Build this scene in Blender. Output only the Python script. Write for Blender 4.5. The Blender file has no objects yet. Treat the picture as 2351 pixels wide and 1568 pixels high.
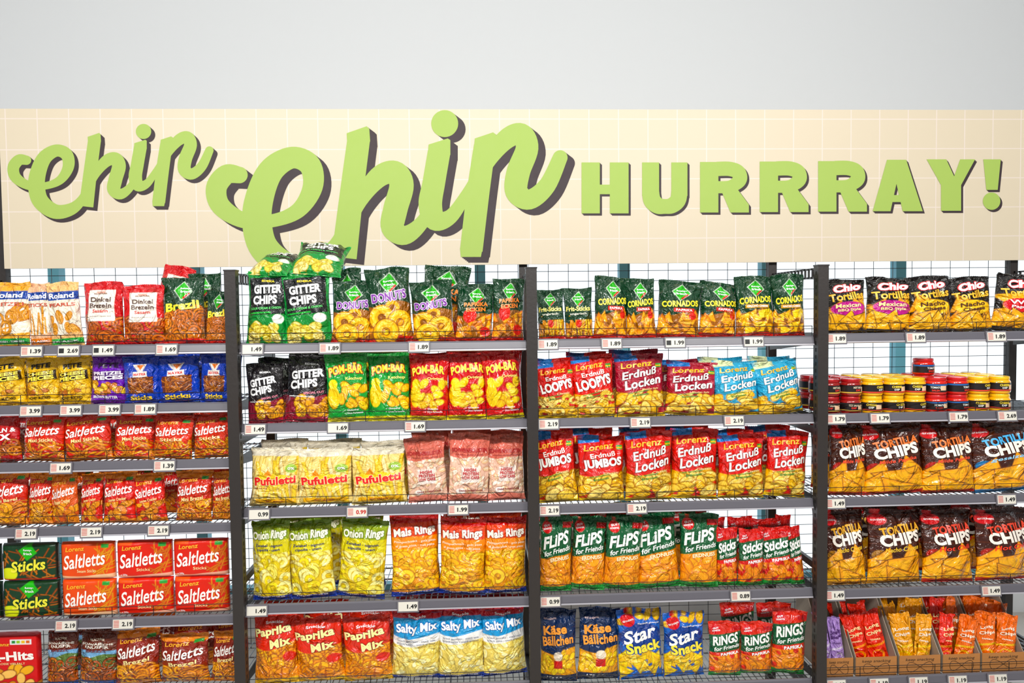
import bpy, bmesh, math, random
import numpy as np
from mathutils import Vector, Matrix
from mathutils.geometry import delaunay_2d_cdt
random.seed(7); np.random.seed(7)
S=bpy.context.scene; COL=S.collection
S.view_settings.view_transform='Standard'
S.view_settings.look='None'
# ------------------------------------------------------------ camera
F=1700.0; W_,H_=2351,1568
CAM=Vector((0,-3.15,1.95))
ROT=Matrix.Rotation(math.radians(-2.66),3,'Z')@Matrix.Rotation(math.radians(90-2.26),3,'X')@Matrix.Rotation(math.radians(-0.66),3,'Z')
cd=bpy.data.cameras.new('camera'); cd.sensor_width=36; cd.lens=36*F/W_
cam=bpy.data.objects.new('camera',cd); COL.objects.link(cam)
cam.matrix_world=Matrix.Translation(CAM)@ROT.to_4x4(); S.camera=cam
def P(px,py,Y=0.0):
    d=ROT@Vector((px-W_/2,-(py-H_/2),-F)); t=(Y-CAM.y)/d.y
    return CAM+d*t
# ------------------------------------------------------------ materials
def lin(h):
    h=h.lstrip('#'); c=[int(h[i:i+2],16)/255 for i in (0,2,4)]
    return [x/12.92 if x<=.04045 else ((x+.055)/1.055)**2.4 for x in c]
MC={}
def mat(name,col,rough=.5,metal=0,coat=0,bump=None):
    if name in MC: return MC[name]
    m=bpy.data.materials.new(name); m.use_nodes=True; n=m.node_tree; b=n.nodes['Principled BSDF']
    c=lin(col)+[1]
    b.inputs['Base Color'].default_value=c; b.inputs['Roughness'].default_value=rough
    b.inputs['Metallic'].default_value=metal; b.inputs['Coat Weight'].default_value=coat
    no=n.nodes.new('ShaderNodeTexNoise'); no.inputs['Scale'].default_value=bump[0] if bump else 30
    tc=n.nodes.new('ShaderNodeTexCoord'); n.links.new(tc.outputs['Object'],no.inputs['Vector'])
    if bump:
        bp=n.nodes.new('ShaderNodeBump'); bp.inputs['Strength'].default_value=bump[1]; bp.inputs['Distance'].default_value=.005
        n.links.new(no.outputs['Fac'],bp.inputs['Height']); n.links.new(bp.outputs['Normal'],b.inputs['Normal'])
    mr=n.nodes.new('ShaderNodeMapRange'); mr.inputs['To Min'].default_value=max(0,rough-.05); mr.inputs['To Max'].default_value=min(1,rough+.05)
    n.links.new(no.outputs['Fac'],mr.inputs['Value']); n.links.new(mr.outputs['Result'],b.inputs['Roughness'])
    MC[name]=m; return m
def ink(col): return mat('ink_'+col.lstrip('#'),col,.35,0,.15)
def film_material(name,rough,coat,strength,scale):
    m=bpy.data.materials.new(name); m.use_nodes=True; n=m.node_tree; b=n.nodes['Principled BSDF']; L=n.links.new
    a=n.nodes.new('ShaderNodeAttribute'); a.attribute_name='art'
    hs=n.nodes.new('ShaderNodeHueSaturation'); hs.inputs['Saturation'].default_value=1.1; hs.inputs['Value'].default_value=1.0
    L(a.outputs['Color'],hs.inputs['Color']); L(hs.outputs['Color'],b.inputs['Base Color'])
    b.inputs['Roughness'].default_value=rough; b.inputs['Coat Weight'].default_value=coat; b.inputs['Coat Roughness'].default_value=.07
    b.inputs['Specular IOR Level'].default_value=.35
    tc=n.nodes.new('ShaderNodeTexCoord'); oi=n.nodes.new('ShaderNodeObjectInfo')
    mu=n.nodes.new('ShaderNodeMath'); mu.operation='MULTIPLY'; mu.inputs[1].default_value=37
    ad=n.nodes.new('ShaderNodeVectorMath'); ad.operation='ADD'
    L(oi.outputs['Random'],mu.inputs[0]); L(tc.outputs['Object'],ad.inputs[0]); L(mu.outputs[0],ad.inputs[1])
    no=n.nodes.new('ShaderNodeTexNoise'); no.inputs['Scale'].default_value=scale; no.inputs['Detail'].default_value=3; no.inputs['Distortion'].default_value=2.2
    L(ad.outputs[0],no.inputs['Vector'])
    bp=n.nodes.new('ShaderNodeBump'); bp.inputs['Strength'].default_value=strength; bp.inputs['Distance'].default_value=.04
    L(no.outputs['Fac'],bp.inputs['Height']); L(bp.outputs['Normal'],b.inputs['Normal']); L(bp.outputs['Normal'],b.inputs['Coat Normal'])
    return m
FILM=film_material('printed_film',.27,.75,.85,12)
CARD=film_material('printed_carton',.4,.2,.08,20)
# ------------------------------------------------------------ object helpers
def mesh(name,vs,fs,m=None,smooth=False):
    me=bpy.data.meshes.new(name); me.from_pydata([tuple(v) for v in vs],[],[tuple(f) for f in fs])
    if m: me.materials.append(m)
    if smooth: me.polygons.foreach_set('use_smooth',[True]*len(me.polygons))
    me.update(); return me
def obj(name,me,parent=None):
    o=bpy.data.objects.new(name,me); COL.objects.link(o)
    if parent: o.parent=parent
    return o
def thing(name,label,cat,loc=(0,0,0),group=None,me=None):
    o=bpy.data.objects.new(name,me); COL.objects.link(o); o.location=loc
    o['label']=label; o['category']=cat
    if group: o['group']=group
    return o
def struct(name,me): 
    o=obj(name,me); o['kind']='structure'; return o
class MB:
    def __init__(s): s.v=[]; s.f=[]
    def box(s,x0,x1,y0,y1,z0,z1):
        b=len(s.v); s.v+=[(x,y,z) for x in (x0,x1) for y in (y0,y1) for z in (z0,z1)]
        s.f+=[tuple(b+i for i in q) for q in ((0,1,3,2),(4,6,7,5),(0,4,5,1),(2,3,7,6),(0,2,6,4),(1,5,7,3))]; return s
    def tube(s,a,b,r,n=8):
        a=Vector(a); b=Vector(b); d=(b-a).normalized(); u=d.orthogonal().normalized(); w=d.cross(u); k=len(s.v)
        for p in (a,b):
            for i in range(n):
                t=2*math.pi*i/n; s.v.append(tuple(p+u*r*math.cos(t)+w*r*math.sin(t)))
        for i in range(n): j=(i+1)%n; s.f.append((k+i,k+j,k+n+j,k+n+i))
        s.f.append(tuple(k+i for i in range(n))[::-1]); s.f.append(tuple(k+n+i for i in range(n))); return s
    def prism(s,prof,x0,x1):
        k=len(s.v); n=len(prof)
        for x in (x0,x1): s.v+=[(x,y,z) for y,z in prof]
        for i in range(n): j=(i+1)%n; s.f.append((k+i,k+j,k+n+j,k+n+i))
        s.f.append(tuple(k+i for i in range(n))[::-1]); s.f.append(tuple(k+n+i for i in range(n))); return s
    def lathe(s,prof,n=28):
        k=len(s.v)
        for r,z in prof:
            for i in range(n): t=2*math.pi*i/n; s.v.append((r*math.cos(t),r*math.sin(t),z))
        for a in range(len(prof)-1):
            for i in range(n): j=(i+1)%n; s.f.append((k+a*n+i,k+a*n+j,k+(a+1)*n+j,k+(a+1)*n+i))
        s.f.append(tuple(k+i for i in range(n))[::-1]); s.f.append(tuple(k+(len(prof)-1)*n+i for i in range(n))); return s
    def me(s,name,m,smooth=False): return mesh(name,s.v,s.f,m,smooth)
# ------------------------------------------------------------ text
TC={}
def text_bm(s,bold=.03,shear=0):
    key=(s,bold,shear)
    if key not in TC:
        cu=bpy.data.curves.new('t','FONT'); cu.body=s; cu.offset=bold; cu.shear=shear; cu.resolution_u=3; cu.align_x='CENTER'
        cu.space_character=1+bold
        o=bpy.data.objects.new('t',cu); COL.objects.link(o)
        dg=bpy.context.evaluated_depsgraph_get(); dg.update()
        me=bpy.data.meshes.new_from_object(o.evaluated_get(dg))
        bpy.data.objects.remove(o); bpy.data.curves.remove(cu)
        bm=bmesh.new(); bm.from_mesh(me); bpy.data.meshes.remove(me)
        xs=[v.co.x for v in bm.verts]; ys=[v.co.y for v in bm.verts]
        bb=(min(xs),max(xs),min(ys),max(ys))
        for k in range(1,24):
            x=bb[0]+(bb[1]-bb[0])*k/24
            bmesh.ops.bisect_plane(bm,geom=bm.verts[:]+bm.edges[:]+bm.faces[:],plane_co=(x,0,0),plane_no=(1,0,0))
        for k in range(1,6):
            y=bb[2]+(bb[3]-bb[2])*k/6
            bmesh.ops.bisect_plane(bm,geom=bm.verts[:]+bm.edges[:]+bm.faces[:],plane_co=(0,y,0),plane_no=(0,1,0))
        bm.verts.index_update()
        vs=np.array([(v.co.x,v.co.y) for v in bm.verts]); fs=[tuple(v.index for v in f.verts) for f in bm.faces]
        bm.free(); TC[key]=(vs,fs,bb)
    return TC[key]
def flat_text(s,w,h,col,bold=.03,shear=0,y=0):
    vs,fs,bb=text_bm(s,bold,shear)
    X=(vs[:,0]-(bb[0]+bb[1])/2)/(bb[1]-bb[0])*w; Z=(vs[:,1]-(bb[2]+bb[3])/2)/(bb[3]-bb[2])*h
    return mesh('t',[(a,y,b) for a,b in zip(X,Z)],fs,ink(col))
# ------------------------------------------------------------ art painter (x right, y down, 0..1)
NX,NZ=84,116
class Art:
    def __init__(s,col,asp=1.45,seed=0):
        s.asp=asp; s.X,s.Y=np.meshgrid(np.linspace(0,1,NX),np.linspace(1,0,NZ)); s.Yw=s.Y*asp
        s.C=np.zeros((NZ,NX,3)); s.C[:]=lin(col); s.r=random.Random(seed); s.px=1/NX
    def put(s,d,col):
        m=np.clip(.5-d/s.px*.8,0,1)[...,None]; s.C=s.C*(1-m)+np.array(lin(col))*m; return s
    def rect(s,x0,y0,x1,y1,col,rot=0):
        cx,cy=(x0+x1)/2,(y0+y1)/2*s.asp; a=math.radians(rot)
        dx=s.X-cx; dy=s.Yw-cy; u=dx*math.cos(a)+dy*math.sin(a); v=-dx*math.sin(a)+dy*math.cos(a)
        return s.put(np.maximum(abs(u)-(x1-x0)/2,abs(v)-(y1-y0)/2*s.asp),col)
    def loc(s,cx,cy,a):
        dx=s.X-cx; dy=s.Yw-cy*s.asp; return dx*math.cos(a)+dy*math.sin(a),-dx*math.sin(a)+dy*math.cos(a)
    def ell(s,cx,cy,rx,ry,col,a=0):
        u,v=s.loc(cx,cy,a); return s.put((np.sqrt((u/rx)**2+(v/ry)**2)-1)*min(rx,ry),col)
    def ring(s,cx,cy,r,t,col,sq=1):
        u,v=s.loc(cx,cy,0); return s.put(abs(np.sqrt(u*u+(v/sq)**2)-r)-t,col)
    def tri(s,cx,cy,r,col,a=0):
        u,v=s.loc(cx,cy,a); d=np.maximum.reduce([u*math.cos(k)+v*math.sin(k) for k in (math.pi/2,math.pi*7/6,math.pi*11/6)])-r*.55
        return s.put(d,col)
    def dia(s,cx,cy,r,col):
        u,v=s.loc(cx,cy,.12); return s.put((abs(u)+abs(v)-r)*.7,col)
    def wave(s,y0,amp,fr,ph,col,up=False):
        d=(y0+amp*np.sin(fr*s.X+ph)-s.Y)*s.asp; return s.put(-d if up else d,col)
    def line(s,cx,cy,l,w,a,col):
        u,v=s.loc(cx,cy,a); return s.put(np.maximum(abs(u)-l,abs(v)-w),col)
    def snacks(s,kind,y0,y1,n,cols,r,edge,x0=.02,x1=.98):
        pts=sorted([(s.r.uniform(y0,y1),x0+(x1-x0)*((i*.618+s.r.uniform(-.06,.06))%1)) for i in range(n)])
        for y,x in pts:
            c=s.r.choice(cols); a=s.r.uniform(0,3.14); q=r*s.r.uniform(.8,1.2)
            if kind=='ring': s.ring(x,y,q,q*.48,edge,.85); s.ring(x,y,q,q*.36,c,.85)
            elif kind=='tri': s.tri(x,y,q*1.12,edge,a*2); s.tri(x,y,q,c,a*2); s.tri(x,y,q*.6,cols[1],a*2)
            elif kind=='ell': s.ell(x,y,q*1.12,q*.75,edge,a); s.ell(x,y,q,q*.62,c,a)
            elif kind=='curl': s.ell(x,y,q*1.12,q*.62,edge,a); s.ell(x,y,q,q*.5,c,a); s.ell(x,y-.01,q*.45,q*.16,cols[0],a)
            elif kind=='stick': s.line(x,y,q*3,q*.36,a,edge); s.line(x,y,q*3,q*.24,a,c)
            elif kind=='vstick': a=1.57+s.r.uniform(-.3,.3); s.line(x,y,q*4,q*.5,a,edge); s.line(x,y,q*4,q*.36,a,c)
            elif kind=='pretzel':
                s.ring(x,y,q,q*.3,edge); s.ring(x,y,q,q*.18,c); s.line(x,y+.01,q*.8,q*.14,a,c); s.line(x,y+.01,q*.8,q*.14,a+1.2,c)
            elif kind=='waffle':
                s.ell(x,y,q*1.1,q*.8,edge,a); s.ell(x,y,q,q*.7,c,a)
                for k in (-.5,0,.5): s.line(x+k*q,y,q*.5,q*.06,a+.8,edge); s.line(x,y+k*q*.5,q*.6,q*.06,a-.8,edge)
        return s
# ------------------------------------------------------------ bag geometry
class Bag:
    def __init__(s,w=.19,h=.29,T=.047,kind='pillow',seed=0):
        s.w,s.h,s.T,s.k=w,h,T,kind; r=random.Random(seed+5); s.p=[r.uniform(0,6.28) for _ in range(8)]
        s.d=[(r.uniform(-.8,.8),r.uniform(.1,.9),r.uniform(-.012,.007),r.uniform(.04,.18)) for _ in range(8)]
        s.fo=[(r.uniform(-.8,.8),r.uniform(-.7,.7),r.choice((-1,1))*r.uniform(.003,.006)) for _ in range(6)]
        s.z0,s.z1=(.025,.95) if kind=='pillow' else (0,1)
    def hw(s,v):
        if s.k!='pillow': return s.w/2+0*v
        return s.w/2*(1-.07*np.sin(np.pi*v)**.7+.014*np.sin(11*v+s.p[0]))
    def front(s,u,v):
        u=np.asarray(u,float); v=np.clip(np.asarray(v,float),0,1)
        if s.k=='pillow':
            D=s.T*np.clip(1-abs(u)**2.4,0,1)**.62*np.sin(np.pi*np.clip(v**.8,0,1))**.5
            E=(1-abs(u)**6)
            D=D+E*.0065*(np.sin(u*9+s.p[1]+2*np.sin(v*4))*np.exp(-(1-v)/.18)+.7*np.sin(u*8+s.p[2])*np.exp(-v/.12))
            D=D+E*.0045*np.sin(v*17+s.p[3]+u*2)*abs(u)**2
            for a,b,c,q in s.d: D=D+E*c*np.exp(-((u-a)**2+(v-b)**2*2)/q)*np.sin(np.pi*v)**.4
            for a,b,c in s.fo:
                dd=(u-a)-b*(v-.9)*2; D=D+E*c*np.exp(-(dd/.1)**2)*np.clip((v-.4)/.5,0,1)
        else:
            e=10 if s.k=='pack' else 60
            D=s.T*np.clip(1-abs(u)**e,0,1)**.5*np.clip(1-abs(2*v-1)**(e*1.3),0,1)**.5
            if s.k=='pack': D=D+.002*np.sin(u*7+s.p[1])*np.sin(v*9+s.p[2])*(1-abs(u)**4)
        return u*s.hw(v),-np.maximum(D,0),s.h*(s.z0+(s.z1-s.z0)*v)
    def pouch(s,art,m):
        U,V=np.meshgrid(np.linspace(-1,1,NX),np.linspace(0,1,NZ))
        x,y,z=s.front(U,V); nb=7
        ub=np.linspace(1,-1,nb+2)[1:-1]; UB,VB=np.meshgrid(ub,np.linspace(0,1,NZ)); xb,yb,zb=s.front(UB,VB)
        X=np.hstack([x,xb]); Y=np.hstack([y,-yb*.8]); Z=np.hstack([z,zb]); n=NX+nb
        C=np.hstack([art.C,np.repeat(art.C[:,-1:,:],nb,axis=1)])
        vs=np.stack([X,Y,Z],-1).reshape(-1,3)
        i=np.arange(NZ-1)[:,None]*n; j=np.arange(n)[None,:]; j2=(j+1)%n
        fs=np.stack([i+j,i+j2,i+n+j2,i+n+j],-1).reshape(-1,4)
        me=mesh('pouch',vs.tolist(),fs.tolist(),m,True)
        a=me.color_attributes.new('art','FLOAT_COLOR','POINT')
        a.data.foreach_set('color',np.concatenate([C.reshape(-1,3),np.ones((NZ*n,1))],1).ravel()); return me
    def seal(s,top,art,m):
        n=48; zs=(.945,.955,.965,.975,.985,1.0) if top else (.028,.02,.014,.01,.005,0)
        vv=1. if top else 0.; u=np.linspace(-1,1,n); x=u*s.hw(np.full(n,vv)); vs=[]; cs=[]
        row=art.C[-2] if top else art.C[1]
        for k,zf in enumerate(zs):
            for q in range(n):
                yy=((.008*math.sin(u[q]*5+s.p[4])+.004*math.sin(u[q]*13+s.p[5]))*k/5 if top else 0)+(.0012 if k%2 else -.0012)
                vs.append((x[q],yy,s.h*zf+((.0018 if q%2 else 0)+.004*math.sin(u[q]*3+s.p[6]) if k==5 and top else 0))); cs.append(list(row[min(NX-1,int(q/n*NX))])+[1])
        fs=[(k*n+q,k*n+q+1,(k+1)*n+q+1,(k+1)*n+q) for k in range(5) for q in range(n-1)]
        me=mesh('seal',vs,fs,m,True); a=me.color_attributes.new('art','FLOAT_COLOR','POINT'); a.data.foreach_set('color',np.array(cs).ravel()); return me
    def letter(s,t,extra=0):
        part,txt,x,y,w,h,col,o=t; bold=o.get('b',.03); sh=o.get('sh',0)
        if w>.88: w=.88
        vs0,_,bb=text_bm(txt,bold,sh); out=[]; base=.0016 if s.k=='pillow' else .0006
        def place(vs,fs,eps,c,du=0,dv=0):
            X=(vs[:,0]-(bb[0]+bb[1])/2)/(bb[1]-bb[0])*w; Y=(vs[:,1]-(bb[2]+bb[3])/2)/(bb[3]-bb[2])*h*1.0
            asp=s.h*(s.z1-s.z0)/s.w; Yw=Y*asp; a=math.radians(o.get('r',0))
            if 'arc' in o: Yw=Yw-o['arc']*(X/w*2)**2*asp
            Xr=X*math.cos(a)-Yw*math.sin(a)+du; Yr=X*math.sin(a)+Yw*math.cos(a)+dv
            u=np.clip((x+Xr)*2-1,-.985,.985); v=(1-y)+Yr/asp
            px,py,pz=s.front(u,v); return np.stack([px,py-eps-base,pz],-1),fs,c
        if 'o' in o:
            oc=o['o']; ow=o.get('ow',.05)*.2; v1,f1,_=text_bm(txt,bold,sh); allv=[];allf=[]
            for q in range(8):
                vv,ff,_c=place(v1,f1,.00005*q,oc,ow*math.cos(q*math.pi/4),ow*math.sin(q*math.pi/4)); k=len(allv)
                allv+=vv.tolist(); allf+=[tuple(i+k for i in f) for f in ff]
            out.append((np.array(allv),allf,oc,'outline'))
        v1,f1,_=text_bm(txt,bold,sh); out.append(place(v1,f1,.0017,col)+('main',))
        return out
def T(part,s,x,y,w,h,col,**o): return (part,s,x,y,w,h,col,o)
B_,P_,F_,S_='brand_lettering','product_lettering','flavour_lettering','small_print'
DES={}
def design(key,desc,art,texts,kind='pillow',name='snack_bag',cat='snack bag',w=.19,h=.29,T_=.047,seed=None):
    seed=len(DES) if seed is None else seed
    bg=Bag(w,h,T_,kind,seed); m=FILM if kind=='pillow' else CARD
    parts=[('pouch' if kind!='box' else 'carton',bg.pouch(art,m),[])]
    if kind=='pillow': parts+=[('top_seal',bg.seal(True,art,m),[]),('bottom_seal',bg.seal(False,art,m),[])]
    acc={}
    for t in texts:
        for vs,fs,c,lay in bg.letter(t):
            a=acc.setdefault((t[0],lay,c),[[],[]]); k=len(a[0]); a[0]+=vs.tolist(); a[1]+=[tuple(i+k for i in f) for f in fs]
    mains={}
    for (pn,lay,c),(vs,fs) in acc.items():
        if lay=='main': e=(pn,mesh(pn,vs,fs,ink(c)),[]); parts.append(e); mains.setdefault(pn,e)
    for (pn,lay,c),(vs,fs) in acc.items():
        if lay=='outline': mains[pn][2].append(('lettering_outline',mesh(pn,vs,fs,ink(c))))
    DES[key]=dict(desc=desc,parts=parts,w=w,h=h,name=name,cat=cat,kind=kind)
WT='ffffff'
def A(col,asp=1.45,seed=None): return Art(col,asp,len(DES) if seed is None else seed)
# ---- bay 2/3 designs
design('gitter_green','black and green sour cream lattice chips bags',
  A('0f8a34').rect(.06,.03,.95,.58,'121416',-4).rect(.1,.55,.6,.57,'3fbf4f',-4).snacks('waffle',.7,.94,14,['f7e67a','f0dc60','fff2a0'],.13,'b89a30',.15,.85).ell(.78,.64,.14,.1,'f6f7ee').rect(0,0,.05,1,'14a040').rect(.95,0,1,1,'14a040'),
  [T(B_,'EDEKA',.5,.09,.3,.03,'ffd92e',b=.04),T(P_,'GITTER',.5,.21,.68,.13,'f1f3ef',r=4,b=.05),T(P_,'CHIPS',.45,.37,.6,.13,'f1f3ef',r=4,b=.05),T(F_,'SOUR CREAM & ONION',.48,.49,.76,.035,'58d168',r=4)])
design('gitter_red','black and dark red lattice chips bags',
  A('141014').wave(.6,.06,4,0,'8a1030').snacks('waffle',.66,.88,10,['f7a82a','fcc040'],.14,'8a4a10',.35,.95).rect(0,.94,1,1,'b01838'),
  [T(B_,'EDEKA',.55,.1,.3,.03,'f3f3f3',b=.04),T(P_,'GITTER',.48,.26,.72,.135,'f1f1ef',r=9,b=.05),T(P_,'CHIPS',.42,.42,.62,.135,'f1f1ef',r=9,b=.05),T(F_,'SPECIAL CUT',.66,.55,.45,.035,'f08aa0',r=8),T(S_,'GERIFFELT PAPRIKA GESCHMACK',.4,.62,.6,.02,'f0f0f0')])
def ffbase(snk,cols,r,edge,n=26,y0=.55,bot='cc2018'):
    a=A('06381c')
    a.wave(y0-.03,.04,6,.5,'9a5a10'); a.snacks(snk,y0,.93,n,cols,r,edge); a.wave(.94,.012,7,0,bot)
    a.dia(.52,.17,.235,'e9efe2'); a.dia(.52,.17,.215,'3fb436'); a.line(.6,.25,.1,.02,-.7,'d82020'); return a
fft=lambda x=.52,y=.17:[T(B_,'funny-',x,y-.025,.26,.038,WT,b=.03),T(B_,'frisch',x,y+.025,.25,.038,WT,b=.03)]
YC=['ffb726','ffd24a','f79a14']
a=ffbase('ring',['ffb41e','ffcf44','f7a010'],.13,'9c5208',10,.5)
for x,y in ((.3,.66),(.72,.74),(.38,.86)): a.ring(x,y,.19,.115,'8c4808',.88); a.ring(x,y,.19,.095,'ffb824',.88); a.ring(x,y-.01,.19,.035,'ffd860',.88)
design('donuts','dark green snack bags with purple donuts lettering',a,
  fft()+[T(P_,'DONUTS',.5,.37,.8,.13,'7c2a9c',o='f2e6f5',b=.04,r=6,ow=.06,arc=-.015),T(F_,'Würzig-Hefe Snack',.27,.52,.3,.03,'fff3b0',b=.01)])
design('ecken','dark green bell pepper corner snack bags',
  ffbase('tri',['f7922a','fcad34','f0781c'],.12,'8a3a08',20,.55).ell(.3,.55,.14,.18,'d81a10').ell(.4,.53,.12,.17,'ee281c').rect(.33,.42,.37,.46,'3c8a2a').ell(.78,.82,.14,.13,'d81a10'),
  fft(.52,.16)+[T(P_,'PAPRIKA',.5,.325,.66,.075,'fc862a',b=.04,r=4),T(P_,'ECKEN',.5,.42,.54,.075,'fc862a',b=.04,r=4)])
def pom(key,desc,bg,fl,fc):
    design(key,desc,A(bg).snacks('ell',.42,.8,14,['ffd642','fbc226'],.12,'b86a10',.35,.95).ell(.18,.62,.15,.27,'ffd22a').ell(.18,.42,.11,.11,'ffe052').rect(0,.95,1,1,'f2e14a'),
     [T(P_,'POM-BÄR',.5,.17,.84,.16,'ffe632',o='c01010',b=.04,ow=.08,arc=.04,r=3),T(F_,fl,.7,.345,.42,.06,fc,b=.02),T(S_,'✓ Glutenfrei',.6,.83,.35,.028,WT,b=.01),T(S_,'✓ Ohne Farbstoffe',.65,.88,.45,.028,WT,b=.01)])
pom('pom_green','bright green bags of potato snacks with yellow lettering','129a34','Ketchup','fff27a')
pom('pom_red','bright red bags of potato snacks with yellow lettering','d41416','Original','fff27a')
design('puffs','clear yellow corn puff stick bags',
  A('f5dc90').snacks('vstick',.12,.95,26,['fbe690','f7db68','fff0b4','f5d45a'],.085,'cf9a34').rect(0,0,1,.1,'ebe2cc').ell(.48,.53,.38,.15,'ffd21c').tri(.35,.42,.1,'f79020',0).rect(.12,.88,.9,.96,'f5b424').ell(.82,.33,.12,.12,'a8cc5c'),
  [T(P_,'Pufuletti',.5,.54,.86,.15,'e01c18',o='fff6b0',b=.04,ow=.05,r=4),T(F_,'0%',.82,.33,.14,.05,WT,b=.02),T(S_,'100% NATUR',.2,.68,.3,.022,'8a2a10'),T(S_,'MIT MAISE',.5,.92,.34,.022,'a03010')],seed=3)
design('rinds','dusty pink bags of pork rinds',
  A('eec4ae').snacks('curl',.3,.92,44,['fff0dc','f7dcb6','f3d2a6'],.085,'cf8a70').rect(0,0,1,.3,'dc7a6c').wave(.3,.03,6,0,'dc7a6c',True).wave(.9,.02,6,2,'e48878').rect(.3,.46,.75,.7,'f7e4da').ell(.3,.84,.12,.06,'fff6ee'),
  [T(P_,'SCHWEINEKRUSTEN',.5,.2,.94,.065,'b0141f',b=.03),T(S_,'KNUSPRIG, WÜRZIG, LECKER',.5,.27,.7,.025,'8f2028',b=.01),T(F_,'HIGH',.52,.5,.3,.05,'c23a3e',b=.03),T(F_,'PROTEIN',.54,.56,.4,.05,'c23a3e',b=.03),T(F_,'LOW CARB',.54,.62,.42,.05,'c23a3e',b=.03),T(S_,'OHNE FARBSTOFFE',.55,.83,.6,.028,'8f2028')])
design('onion','yellow green onion ring bags',
  A('ecca34').snacks('ring',.36,.9,40,['fff27a','fae653','fff8a4'],.105,'c29a14').rect(0,0,1,.26,'93a81a').rect(0,.2,1,.37,'e2d428').wave(.95,.01,4,0,'1238a0').rect(0,0,1,.03,'6a8a18'),
  [T(P_,'Onion Rings',.5,.14,.88,.14,'fffce0',o='5f7a10',b=.04,r=4),T(F_,'Zwiebel - oignon',.5,.27,.72,.045,'27306a',b=.015),T(F_,'cipolla - uien',.5,.325,.6,.045,'27306a',b=.015),T(S_,'e 125 g / NET WT 4.41 OZ',.5,.965,.7,.02,WT)])
design('mais','orange and red maize ring bags',
  A('f0981c').snacks('ring',.36,.9,40,['ffc83a','ffb41c','ffd85c'],.105,'b8620c').rect(0,0,1,.26,'ee4410').rect(0,.22,1,.38,'ff9010').wave(.95,.01,4,0,'1238a0').rect(0,0,1,.04,'d01414'),
  [T(P_,'Mais Rings',.5,.16,.88,.14,'fff8e6',o='a0281a',b=.04,r=4),T(F_,'Pizzageschmack - goût pizza',.5,.285,.88,.038,'fff2d0',b=.01),T(F_,'al gusto pizza - met pizza',.5,.34,.82,.038,'fff2d0',b=.01),T(S_,'e 125 g / NET WT 4.41 OZ',.5,.965,.7,.02,WT)])
design('pmix','red bags of mixed paprika snacks',
  A('ff9a24').snacks('waffle',.45,.86,22,['ffac34','ff9c1c','ffc252'],.16,'b8580c').rect(0,0,1,.12,'d01810').wave(.44,.05,5,0,'e42c14',True).wave(.93,.01,4,0,'f7c020').ell(.85,.6,.15,.1,'de2414'),
  [T(B_,'Snackle',.5,.08,.4,.04,WT,b=.02),T(P_,'Paprika',.46,.22,.84,.16,'fff4a0',o='8c1010',b=.04,r=7),T(P_,'Mix',.64,.38,.48,.13,'fff4a0',o='8c1010',b=.04,r=7)])
design('smix','light blue bags of mixed salty snacks',
  A('f0d878').snacks('curl',.45,.9,46,['fff4a0','ffec80','fffcc4'],.09,'c9a540').wave(.46,.03,5,0,'f5f3ee',True).wave(.34,.03,5,0,'3aa0dc',True).rect(0,0,1,.08,'c01420').wave(.95,.01,4,0,'1238a0'),
  [T(B_,'Snackle',.5,.05,.36,.035,WT,b=.02),T(P_,'Salty Mix',.5,.22,.86,.16,WT,o='1468b4',b=.035,r=4,ow=.06),T(F_,'Snack gesalzen - snack salé',.5,.4,.8,.03,'37507a',b=0),T(F_,'Snack salati - snack gezout',.5,.445,.8,.03,'37507a',b=0),T(S_,'e 125 g / NET WT 4.41 OZ',.5,.965,.7,.02,WT)])
design('frit','small dark green potato stick bags',
  ffbase('vstick',YC,.05,'8f5408',30,.66).rect(0,.52,1,.6,'06381c').ell(.5,.68,.1,.12,'de2c1c'),
  fft(.52,.15)+[T(P_,'Frit-Sticks',.5,.37,.88,.1,'f7e66a',b=.03),T(F_,'ungarisch',.5,.48,.6,.06,'f5f1dc',b=.01)])
design('corn_p','dark green corn cone bags with red paprika strip',
  ffbase('tri',['fc9a1a','ffb034','f58a10'],.15,'9a4a08',15,.6).rect(.35,.46,.85,.53,'de2418').ell(.82,.6,.1,.1,'e02418'),
  fft(.52,.17)+[T(P_,'CORNADOS',.5,.38,.86,.115,'ffe62c',b=.04,r=4),T(F_,'PAPRIKA',.6,.495,.4,.04,WT,b=.02)])
design('corn_c','dark green corn cone bags with cheese slices',
  ffbase('tri',['ffb820','ffcc40','fca814'],.15,'9a5408',15,.6).rect(.22,.46,.85,.52,'e3a21c').rect(.55,.55,.9,.68,'ffd83c',-12),
  fft(.52,.17)+[T(P_,'CORNADOS',.5,.38,.86,.115,'ffe62c',b=.04,r=4),T(F_,'NACHO CHEESE',.54,.49,.55,.036,WT,b=.02)])
def lor(key,desc,bg,words,fl,snk,cols,r,edge,topc='1a78c8',gc='1f8a30',n=24):
    a=A(bg); a.snacks(snk,.58,.95,n,cols,r,edge); a.wave(.56,.05,5,.6,bg,True); a.rect(-.1,.0,.45,.06,topc,-6); a.rect(.82,.1,.95,.17,'3c9a46').rect(.82,.13,.95,.15,'f0c428'); a.wave(.965,.01,4,0,'f0c820')
    ts=[T(B_,'Lorenz',.42,.12,.66,.1,'fcb81c',b=.02,sh=.2,r=7)]+words+[T(F_,fl,.68,.545,.36,.035,'ffe9a0',b=.01,sh=.2,r=5),T(S_,'mit gerösteten',.42,.595,.44,.032,gc,b=.02,r=10),T(S_,'Erdnüssen',.46,.64,.34,.036,gc,b=.02,r=10)]
    design(key,desc,a,ts)
PN=['ffd666','ffe284','f7c04e']
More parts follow.
